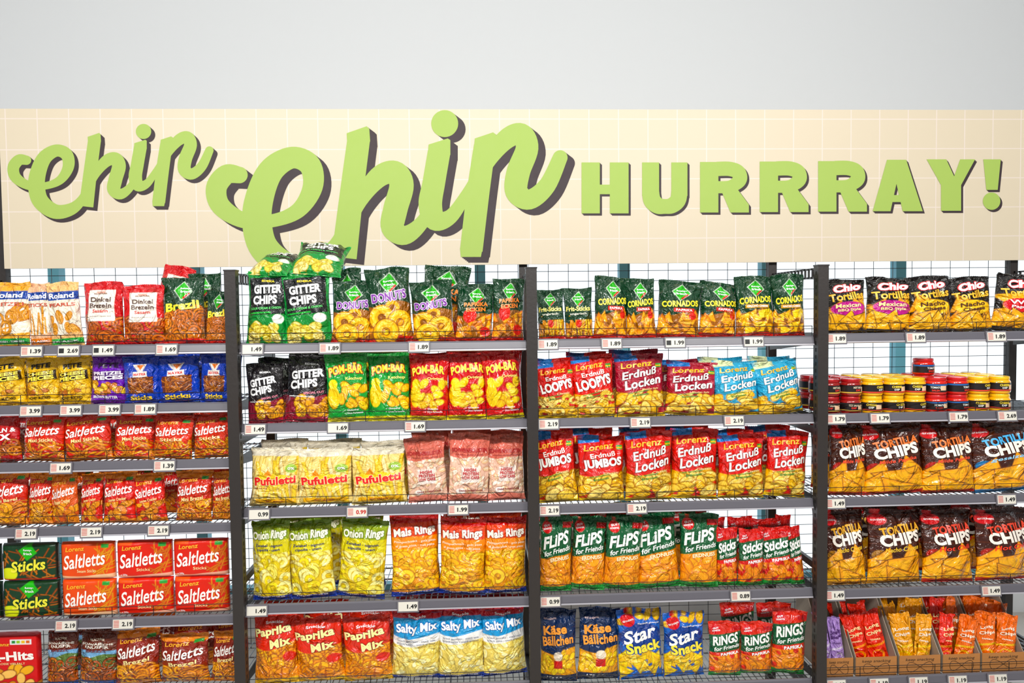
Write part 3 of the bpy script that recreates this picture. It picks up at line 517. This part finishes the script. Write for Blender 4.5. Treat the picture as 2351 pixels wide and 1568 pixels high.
# slim packs in trays
M_CB=mat('brown_cardboard','b5793f',.8,0,0,(60,.2)); M_CB2=mat('grey_cardboard','a39584',.85,0,0,(60,.2))
zt=DZ[4,5]
for k,(x0,x1) in enumerate(((1893,1960),(1964,2060),(2064,2160),(2164,2251),(2254,2352))):
    X0=max(P(x0,1530,.02).x,POSTX[3]+.027); X1=P(x1,1530,.02).x; w=X1-X0-.004; hf=.085
    t=thing('display_tray',['brown cardboard tray of lavender snack packs','brown cardboard tray of coral red snack packs','brown cardboard tray of golden long chips packs','brown cardboard tray of coral and orange packs, fourth from left','brown cardboard tray of orange long chips packs at the far right'][k],'cardboard tray',((X0+X1)/2,.02,zt),'cardboard display trays on the bottom shelf')
    obj('front_panel',MB().box(-w/2,w/2,0,.003,0,hf).me('fp',M_CB),t)
    obj('tray_base',MB().box(-w/2,w/2,.003,.3,0,.003).me('tb',M_CB),t)
    obj('back_panel',MB().box(-w/2,w/2,.3,.303,0,.28).me('bp',M_CB2),t)
    for s in (-1,1):
        xx=s*(w/2-.0015); obj('side_panel',MB().prism([(.003,.003),(.003,hf),(.1,.2),(.18,.3),(.3,.3),(.3,.003)],xx-.0015,xx+.0015).me('sp',M_CB2),t)
    tx=obj('lettering',flat_text('keep snacking',w*.7,.016,'3a2414',.0,.2),t); tx.location=(0,-.0012,.066)
    pts=[]; q=MB()
    for i in range(40):
        a=2*math.pi*i/40; pts.append((w*.32*math.cos(a),.034+.022*math.sin(2*a)*1.0))
    for i in range(40): q.tube((pts[i][0],-.001,pts[i][1]),(pts[(i+1)%40][0],-.001,pts[(i+1)%40][1]),.0009,5)
    obj('loop_mark',q.me('lm',ink('3a2414')),t)
    kb=['b_lav','b_red','b_gold','b_red','b_org'][k]
    Xa,Xb=X0+.006,X1-.01; nn=2
    rows_=(.06,.14,.22) if k in (2,3,4) else ((.08,.18) if k else (.08,))
    for rowi,yy in enumerate(rows_):
        for j in range(nn):
            kk=kb if not (k==3 and j==1) else 'b_org'
            wp=min(.09,(Xb-Xa)/nn); D=DES[kk]; Xc=(X0+X1)/2-.002+(j-(nn-1)/2)*wp
            ln=[-4,-13,(-6,9)[j],13,(3,9)[j]][k]+random.uniform(-2.5,2.5); hh=.25+.022*rowi+random.uniform(-.02,.01)
            Xc-=hh/2*math.sin(math.radians(ln))*.6
            e=thing('snack_bag','','snack bag',(Xc,yy,zt+.006)); e.rotation_euler=(math.radians(-8),math.radians(ln),math.radians(random.uniform(-16,16)))
            e.scale=(wp*1.04/D['w'],1.1,hh/D['h'])
            for pn,me,subs in D['parts']:
                c=obj(pn,me,e)
                for sn,sm in subs: obj(sn,sm,c)
            PEND.append((kk,4,5,Xc,False,' in the %s row of its tray'%['front','middle','rear'][rowi],e))
# ------------------------------------------------------------ dip jars
M_G={'dark red':mat('salsa_glass','981410',.12,0,.8),'yellow':mat('cheese_dip_glass','ffb808',.12,0,.8),'red':mat('tomato_salsa_glass','d81c10',.12,0,.8)}
LID={'dark red':'b81018','yellow':'ffcc12','red':'d81c22'}
JR=.0465; JH=.078
jar_me={}
for c in M_G:
    jar_me[c]=(MB().lathe([(.036,0),(.043,.003),(JR,.010),(JR,.054),(.043,.061),(.039,.066)],32).me('jar',M_G[c],True),
      MB().lathe([(.040,.065),(.0425,.0655),(.0425,.0745),(.041,JH),(.038,JH),(.037,JH-.0015),(.001,JH-.0015)],32).me('lid',mat('lid_'+LID[c],LID[c],.3,.2,.5)))
nn=24
def band(z0,z1,a0,a1,col,e):
    q=MB()
    for i in range(nn+1):
        a=math.pi*1.5+a0+(a1-a0)*i/nn
        for z in (z0,z1): q.v.append(((JR+e)*math.cos(a),(JR+e)*math.sin(a),z))
    q.f=[(2*i,2*i+2,2*i+3,2*i+1) for i in range(nn)]; return q.me('band',ink(col),True)
lab_me=band(.014,.051,-1.9,1.9,'1c1414',.0006)
bands={'dark red':band(.016,.021,-1.8,1.8,'e0b040',.001),'yellow':band(.016,.021,-1.8,1.8,'e8442a',.001),'red':band(.043,.049,-1.8,1.8,'2a68b4',.001)}
pic=band(.022,.042,.4,1.0,'f0c8a0',.0011)
def curved(s,w,h,col,z):
    vs,fs,bb=text_bm(s,.03,0); X=(vs[:,0]-(bb[0]+bb[1])/2)/(bb[1]-bb[0])*w; Z=(vs[:,1]-(bb[2]+bb[3])/2)/(bb[3]-bb[2])*h+z
    R=JR+.0018; return mesh('jt',[(R*math.sin(x/R),-R*math.cos(x/R),zz) for x,zz in zip(X,Z)],fs,ink(col))
jt={'dark red':[curved('HOT SALSA',.044,.009,'f0e0c0',.041),curved('DIP',.022,.008,'f83a2a',.029)],'yellow':[curved('CHEESE',.042,.010,'ffe040',.041),curved('DIP',.022,.008,'f0f0e8',.029)],'red':[curved('TOMATO',.044,.009,'f0f0e8',.035),curved('SALSA',.032,.008,'f83a2a',.022)]}
def jar(c,loc,label):
    t=thing('dip_jar',label,'jar',loc,'dip jars on the second shelf'); t.rotation_euler.z=random.uniform(-.5,.5)
    obj('glass_body',jar_me[c][0],t); obj('lid',jar_me[c][1],t); lb=obj('label_band',lab_me,t); obj('label_stripe',bands[c],lb); obj('label_picture',pic,lb)
    for m_ in jt[c]: obj('label_lettering',m_,lb)
cols=['dark red','dark red','yellow','yellow','yellow','red','red','yellow','yellow']
zj=DZ[4,2]; X_0=POSTX[3]+.03+JR
for rw,yy in enumerate((.062,.160,.258)):
    for k,c in enumerate(cols):
        X=X_0+k*.0975+(.003 if rw else 0)
        for lay in range(2):
            jar(c,(X+random.uniform(-.001,.001),yy,zj+lay*(JH+.0003)),'%s dip jar, %s layer, %s from left in the %s row'%(c,['bottom','top'][lay],ORD[k] if k else 'first',['front','second','rear'][rw]))
for q in (2,): jar('red',(X_0+.003+5*.0975,.160,zj+q*(JH+.0003)),'red dip jar standing alone on top of the other jars')
# ------------------------------------------------------------ labels of products
from collections import defaultdict
import re
grp=defaultdict(list); where=defaultdict(set)
for key,b,r,X,rear,note,e in PEND:
    grp[key,b,r,rear,note].append((X,e)); where[key].add((b,r,rear,note))
def sing(d): return re.sub(r'\bbags\b','bag',re.sub(r'\bpacks\b','pack',d))
for (key,b,r,rear,note),L in grp.items():
    L.sort(key=lambda q:q[0]); d=DES[key]['desc']; n=len(L)
    multi=len({(bb,rr) for bb,rr,_,_ in where[key]})>1
    for i,(X,e) in enumerate(L):
        if n==1: lab_=sing(d)
        else: lab_=('%s of %d %s'%(ORD[i],n,d)) if i==0 else '%s from left of %d %s'%(ORD[i],n,d)
        if rear: lab_+=', in the back row'
        elif note: lab_+=note
        elif (b,r,True,'') in where[key]: lab_+=', front row'
        if multi and len(lab_.split())<=11: lab_+=' on the '+SN[r-1]
        e['label']=' '.join(lab_.split()[:16]); e['group']='%s on the %s of the %s'%(d,SN[r-1],BN[b])
# ------------------------------------------------------------ price tags
TAGS={(1,1):[('1.39',73,0),('2.69',158,1),('1.49',238,1),('1.69',383,0)],(1,2):[('3.99',71,0),('3.99',163,0),('3.99',252,0),('1.89',334,0)],(1,3):[('1.69',140,0),('1.39',378,0)],(1,4):[('2.19',60,0),('2.19',210,0),('2.19',364,0)],(1,5):[('2.19',152,0),('2.19',283,0)],
(2,1):[('1.49',580,2),('1.89',757,0),('1.89',962,0)],(2,2):[('1.49',586,0),('1.69',776,2),('1.69',953,0)],(2,3):[('0.99',595,2),('0.99',820,3),('1.99',1052,0)],(2,4):[('1.49',588,2),('1.49',937,2)],
(3,1):[('1.89',1255,0),('1.89',1404,0),('1.99',1550,1),('1.99',1730,1)],(3,2):[('2.19',1253,0),('2.19',1470,0),('2.19',1685,0)],(3,3):[('2.19',1260,0),('2.19',1462,0)],(3,4):[('0.99',1260,0),('0.89',1700,0)],
(4,1):[('1.89',1920,0),('1.89',2102,0),('1.89',2287,0)],(4,2):[('1.79',1912,0),('1.79',2020,0),('1.79',2200,0),('2.69',2312,0)],(4,3):[('1.49',1912,0),('1.49',2310,0)],(4,4):[('1.49',1911,0),('1.49',2275,0)],(4,5):[('1.19',1920,0),('1.19',2018,0),('1.19',2108,0),('1.19',2198,0),('1.19',2290,0)]}
tw,th=.092,.05
hold=MB().box(-tw/2,tw/2,-.006,0,-th/2,th/2).me('holder',mat('tag_holder_grey','6f6c73',.4,0,.2))
paper=MB().box(-tw/2+.005,tw/2-.005,-.0072,-.006,-th/2+.006,th/2-.006).me('paper',mat('tag_paper','dcd8cc',.6))
def stripes(col):
    q=MB()
    for i in range(5): q.box(-tw/2+.008,-tw/2+.03,-.0078,-.0072,.012-i*.006,.0145-i*.006)
    return q.me('stripe',ink(col))
st_red=stripes('c8483c'); st_dark=MB().box(-tw/2+.008,-tw/2+.028,-.0078,-.0072,-.010,.010).me('icon',ink('222222'))
pr={}
for (b,r),L in TAGS.items():
    for i,(s,px,st) in enumerate(L):
        z=DZ[b,r]-.013; X=P(px,RAILS[b][1][r-1],-.02).x
        lo=POSTX[b-1]+.023+tw/2; X=max(X,lo)
        t=thing('price_tag','white price tag reading %s, %s on the %s edge, %s'%(s,ORD[i] if i==0 else ORD[i]+' from left',SN[r-1],BN[b]),'price tag',(X,-.0165,z),'price tags on the shelf rails')
        t.rotation_euler.x=math.radians(-8)
        obj('holder',hold,t); pp=obj('paper',paper,t)
        c='c0281e' if st==3 else '1a1a1a'
        if (s,c) not in pr: pr[s,c]=flat_text(s,.042,.018,c,.035)
        q=obj('price_lettering',pr[s,c],pp); q.location=(.017,-.0078,0)
        if st==1: obj('quality_icon',st_dark,pp)
        elif st==0 or st==3: obj('barcode_mark',st_red,pp)
# ------------------------------------------------------------ sign
def pat_sign():
    m=bpy.data.materials.new('cream_sign_print'); m.use_nodes=True; n=m.node_tree; b=n.nodes['Principled BSDF']; L=n.links.new
    tc=n.nodes.new('ShaderNodeTexCoord'); sp=n.nodes.new('ShaderNodeSeparateXYZ'); L(tc.outputs['Object'],sp.inputs[0]); fac=None
    for ax,off in (('X',.03),('Z',.02)):
        a=n.nodes.new('ShaderNodeMath'); a.operation='ADD'; a.inputs[1].default_value=10+off; L(sp.outputs[ax],a.inputs[0])
        d=n.nodes.new('ShaderNodeMath'); d.operation='PINGPONG'; d.inputs[1].default_value=.0725; L(a.outputs[0],d.inputs[0])
        c=n.nodes.new('ShaderNodeMath'); c.operation='LESS_THAN'; c.inputs[1].default_value=.0023; L(d.outputs[0],c.inputs[0])
        if fac is None: fac=c
        else:
            mx=n.nodes.new('ShaderNodeMath'); mx.operation='MAXIMUM'; L(fac.outputs[0],mx.inputs[0]); L(c.outputs[0],mx.inputs[1]); fac=mx
    mix=n.nodes.new('ShaderNodeMix'); mix.data_type='RGBA'; mix.inputs[6].default_value=lin('d5c8af')+[1]; mix.inputs[7].default_value=lin('e0d3c8')+[1]
    L(fac.outputs[0],mix.inputs[0]); L(mix.outputs[2],b.inputs['Base Color']); b.inputs['Roughness'].default_value=.5; return m
sxl=P(3,430,YS).x; sxr=P(2500,430,YS).x
sign=thing('hanging_sign','long cream grid-patterned sign board with green lettering above the snack rack','sign',(0,YS,0))
obj('board',MB().box(sxl,sxr,0,.02,sz0,sz1).me('board',pat_sign()),sign)
def cr(pts,n=12):
    out=[]; q=[pts[0]]+list(pts)+[pts[-1]]
    for i in range(1,len(q)-2):
        for k in range(n):
            t=k/n; out.append(tuple(.5*((2*q[i][j])+(-q[i-1][j]+q[i+1][j])*t+(2*q[i-1][j]-5*q[i][j]+4*q[i+1][j]-q[i+2][j])*t*t+(-q[i-1][j]+3*q[i][j]-3*q[i+1][j]+q[i+2][j])*t**3) for j in range(3)))
    out.append(tuple(pts[-1])); return out
def hull(p):
    p=sorted(set((round(x,3),round(y,3)) for x,y in p))
    def half(q):
        h=[]
        for a in q:
            while len(h)>1 and (h[-1][0]-h[-2][0])*(a[1]-h[-2][1])-(h[-1][1]-h[-2][1])*(a[0]-h[-2][0])<=0: h.pop()
            h.append(a)
        return h[:-1]
    return half(p)+half(p[::-1])
def disc(x,y,r,n=32): return [(x+r*math.cos(2*math.pi*i/n+.01),y+r*math.sin(2*math.pi*i/n+.01)) for i in range(n)]
def stroke(pts,cap=(1,1),n=7):
    c=cr(pts,n); polys=[]; L=[];R=[]
    for i,(x,y,w) in enumerate(c):
        a=c[max(0,i-1)]; b=c[min(len(c)-1,i+1)]; dx,dy=b[0]-a[0],b[1]-a[1]; l=math.hypot(dx,dy) or 1; nx,ny=-dy/l,dx/l
        L.append((x+nx*w/2,y+ny*w/2)); R.append((x-nx*w/2,y-ny*w/2))
    for i in range(len(c)-1): polys.append(hull([L[i],L[i+1],R[i+1],R[i]]))
    for e,k in ((0,cap[0]),(-1,cap[1])):
        if k: polys.append(disc(c[e][0],c[e][1],c[e][2]/2))
    return polys
def word_chip():
    s=[]
    s+=stroke([(550,402,38),(520,401,46),(497,432,48),(508,474,44),(560,506,36),(625,507,30),(685,483,36),(718,430,46),(712,380,50),(672,362,50),(626,388,58),(600,440,64),(590,505,68),(607,570,66),(665,612,60),(730,602,50),(775,560,36),(805,490,26)])
    s+=stroke([(824,318,52),(808,440,54),(790,592,58)],(0,0)); s.append([(796,306),(842,290),(848,296),(850,325),(797,325)])
    s+=stroke([(790,540,24),(826,462,34),(868,408,48),(905,396,54),(922,425,56),(908,480,56),(902,522,54),(930,540,44),(968,512,32),(1002,455,24)])
    s+=stroke([(1008,350,52),(996,420,52),(988,470,54),(1000,506,48),(1035,497,34),(1070,448,26),(1100,395,22)],(0,1)); s.append([(984,332),(1028,318),(1034,322),(1034,356),(982,356)])
    s+=stroke([(1113,335,50),(1098,440,52),(1082,575,52)],(0,0)); s.append([(1090,318),(1132,304),(1139,309),(1139,340),(1088,340)]); s.append([(1056,570),(1108,570),(1104,590),(1058,590)])
    s+=stroke([(1090,430,22),(1124,366,34),(1162,320,46),(1196,308,50),(1210,340,52),(1190,395,54),(1186,440,52),(1216,458,46),(1256,426,40),(1286,362,34)])
    s.append(disc(1021,284,31)); return s
BIG=word_chip()
SMALL=[[(-252+.57*x,143+.56*y) for x,y in p] for p in BIG]
def rrect(x0,y0,x1,y1): return [(x0,y0),(x1,y0),(x1,y1),(x0,y1)]
HL=[]
HL.append([rrect(1335,373,1377,490),rrect(1400,373,1443,490),rrect(1370,424,1405,446)])
HL.append([rrect(1474,373,1513,450),rrect(1541,373,1578,450)]+stroke([(1493.5,440,39),(1497,460,40),(1510,472,38),(1526,474,34),(1542,472,36),(1556,460,37),(1559.5,440,37)],(0,0)))
for x0,dy in ((1607,0),(1744,-1),(1878,-2)):
    HL.append([rrect(x0,372+dy,x0+42,488+dy)]+stroke([(x0+38,388+dy,33),(x0+68,388+dy,33),(x0+88,396+dy,33),(x0+90,414+dy,33),(x0+70,428+dy,28),(x0+38,430+dy,28)],(0,0))+[[(x0+46,432+dy),(x0+84,432+dy),(x0+112,470+dy),(x0+112,488+dy),(x0+70,488+dy)]])
HL.append([[(2036,367),(2060,367),(2058,420),(2044,485),(2003,485)],[(2056,367),(2080,367),(2118,485),(2072,485),(2056,415)],rrect(2038,448,2084,464)])
HL.append([[(2127,366),(2172,366),(2190,405),(2204,366),(2238,366),(2206,425),(2206,484),(2160,484),(2160,425)]])
HL.append([[(2257,366),(2297,366),(2290,436),(2264,436)],disc(2276,462,20)])
def sgn(polys,eps,col,dx=0,dy=0,n=1):
    V=[];Fc=[];PL=[]
    for k in range(1,n+1):
        f=k/n if n>1 else 1
        for p in polys:
            ar=sum(p[i][0]*p[(i+1)%len(p)][1]-p[(i+1)%len(p)][0]*p[i][1] for i in range(len(p)))
            if abs(ar)<1: continue
            if ar<0: p=p[::-1]
            q=[(x+dx*f,y+dy*f) for x,y in p]; PL.append(np.array(q))
            b=len(V); V+=[Vector(v) for v in q]; Fc.append(list(range(b,b+len(p))))
    r=delaunay_2d_cdt(V,[],Fc,0,1e-4)
    VV=np.array([(v.x,v.y) for v in r[0]]); FS=[tuple(f) for f in r[2]]
    C=np.array([VV[list(f)].mean(0) for f in FS]); inside=np.zeros(len(FS),bool)
    for q in PL:
        m=np.zeros(len(FS),bool)
        for i in range(len(q)):
            (x1,y1),(x2,y2)=q[i],q[(i+1)%len(q)]
            if y1==y2: continue
            m^=((y1>C[:,1])!=(y2>C[:,1]))&(C[:,0]<(x2-x1)*(C[:,1]-y1)/(y2-y1)+x1)
        inside|=m
    vs=[]
    for x,y in VV:
        q=P(x,y,YS); vs.append((q.x,-eps,min(max(q.z,sz0+.001),sz1-.001)))
    out=[]
    for f,i_ in zip(FS,inside):
        if not i_: continue
        a=sum(vs[f[i]][0]*vs[f[(i+1)%len(f)]][2]-vs[f[(i+1)%len(f)]][0]*vs[f[i]][2] for i in range(len(f)))
        out.append(f if a>0 else f[::-1])
    return mesh('g',vs,out,mat('sign_'+col,col,.6))
GR,DK='a0bc55','33252a'
for nm,pl,dx,dy in (('script_word',SMALL,9,8),('script_word',BIG,17,13)):
    o=obj(nm,sgn(pl,.002,GR),sign); obj('drop_shadow',sgn(pl,.001,DK,dx,dy,5),o)
for pl in HL:
    o=obj('block_letter',sgn(pl,.002,GR),sign); obj('drop_shadow',sgn(pl,.001,DK,5,5,3),o)
# ------------------------------------------------------------ setting
YW=1.35
zw=P(1175,575,YW).z
M_WALL=mat('white_plaster_wall','d9dcde',.9,0,0,(40,.05))
struct('wall_back',MB().box(-5,5,YW,YW+.15,zw,4.6).me('w',M_WALL))
struct('wall_back_sill',MB().box(-5,5,YW,YW+.15,0,.25).me('w',M_WALL))
struct('floor',MB().box(-5,5,-6,YW+.15,-.05,0).me('f',mat('grey_floor_tiles','b9b4ac',.4,0,0,(8,.05))))
struct('ceiling',MB().box(-5,5,-6,YW+.15,4.6,4.65).me('c',mat('ceiling_white','e8eaec',.9)))
TEAL=mat('teal_window_frame','5fa3b5',.5)
edges=[-880,-540,-210,118,445,775,1103,1437,1765,2075,2400,2740]
for k in range(len(edges)-1):
    x0=P(edges[k],700,YW).x; x1=P(edges[k+1],700,YW).x; t=.032; q=MB()
    q.box(x0,x0+t,YW+.03,YW+.1,.25,zw).box(x1-t,x1,YW+.03,YW+.1,.25,zw).box(x0,x1,YW+.03,YW+.1,.25,.25+t).box(x0,x1,YW+.03,YW+.1,zw-t,zw)
    struct('window_%d'%(k+1),q.me('wf',TEAL))
w=bpy.data.worlds.new('world'); S.world=w; w.use_nodes=True; nt=w.node_tree; bg=nt.nodes['Background']
tc=nt.nodes.new('ShaderNodeTexCoord'); sp=nt.nodes.new('ShaderNodeSeparateXYZ'); nt.links.new(tc.outputs['Generated'],sp.inputs[0])
rp=nt.nodes.new('ShaderNodeValToRGB'); nt.links.new(sp.outputs['Y'],rp.inputs[0])
rp.color_ramp.elements[0].position=0; rp.color_ramp.elements[0].color=(.28,.28,.28,1)
rp.color_ramp.elements[1].position=.35; rp.color_ramp.elements[1].color=(1.15,1.25,1.32,1)
nt.links.new(rp.outputs[0],bg.inputs[0]); bg.inputs[1].default_value=1.0
def area(name,loc,tgt,sx,sy,e,col=(1,1,1)):
    l=bpy.data.lights.new(name,'AREA'); l.shape='RECTANGLE'; l.size=sx; l.size_y=sy; l.energy=e; l.color=col
    o=bpy.data.objects.new(name,l); COL.objects.link(o); o.location=loc; o.rotation_euler=(Vector(tgt)-Vector(loc)).to_track_quat('-Z','Y').to_euler()
for x in (-2.2,0,2.2): area('added_front_light',(x,-3.2,3.7),(x,.1,.85),1.5,.2,86,(1,.98,.95))  # unseen area lights added in front to brighten the shelves and give film highlights
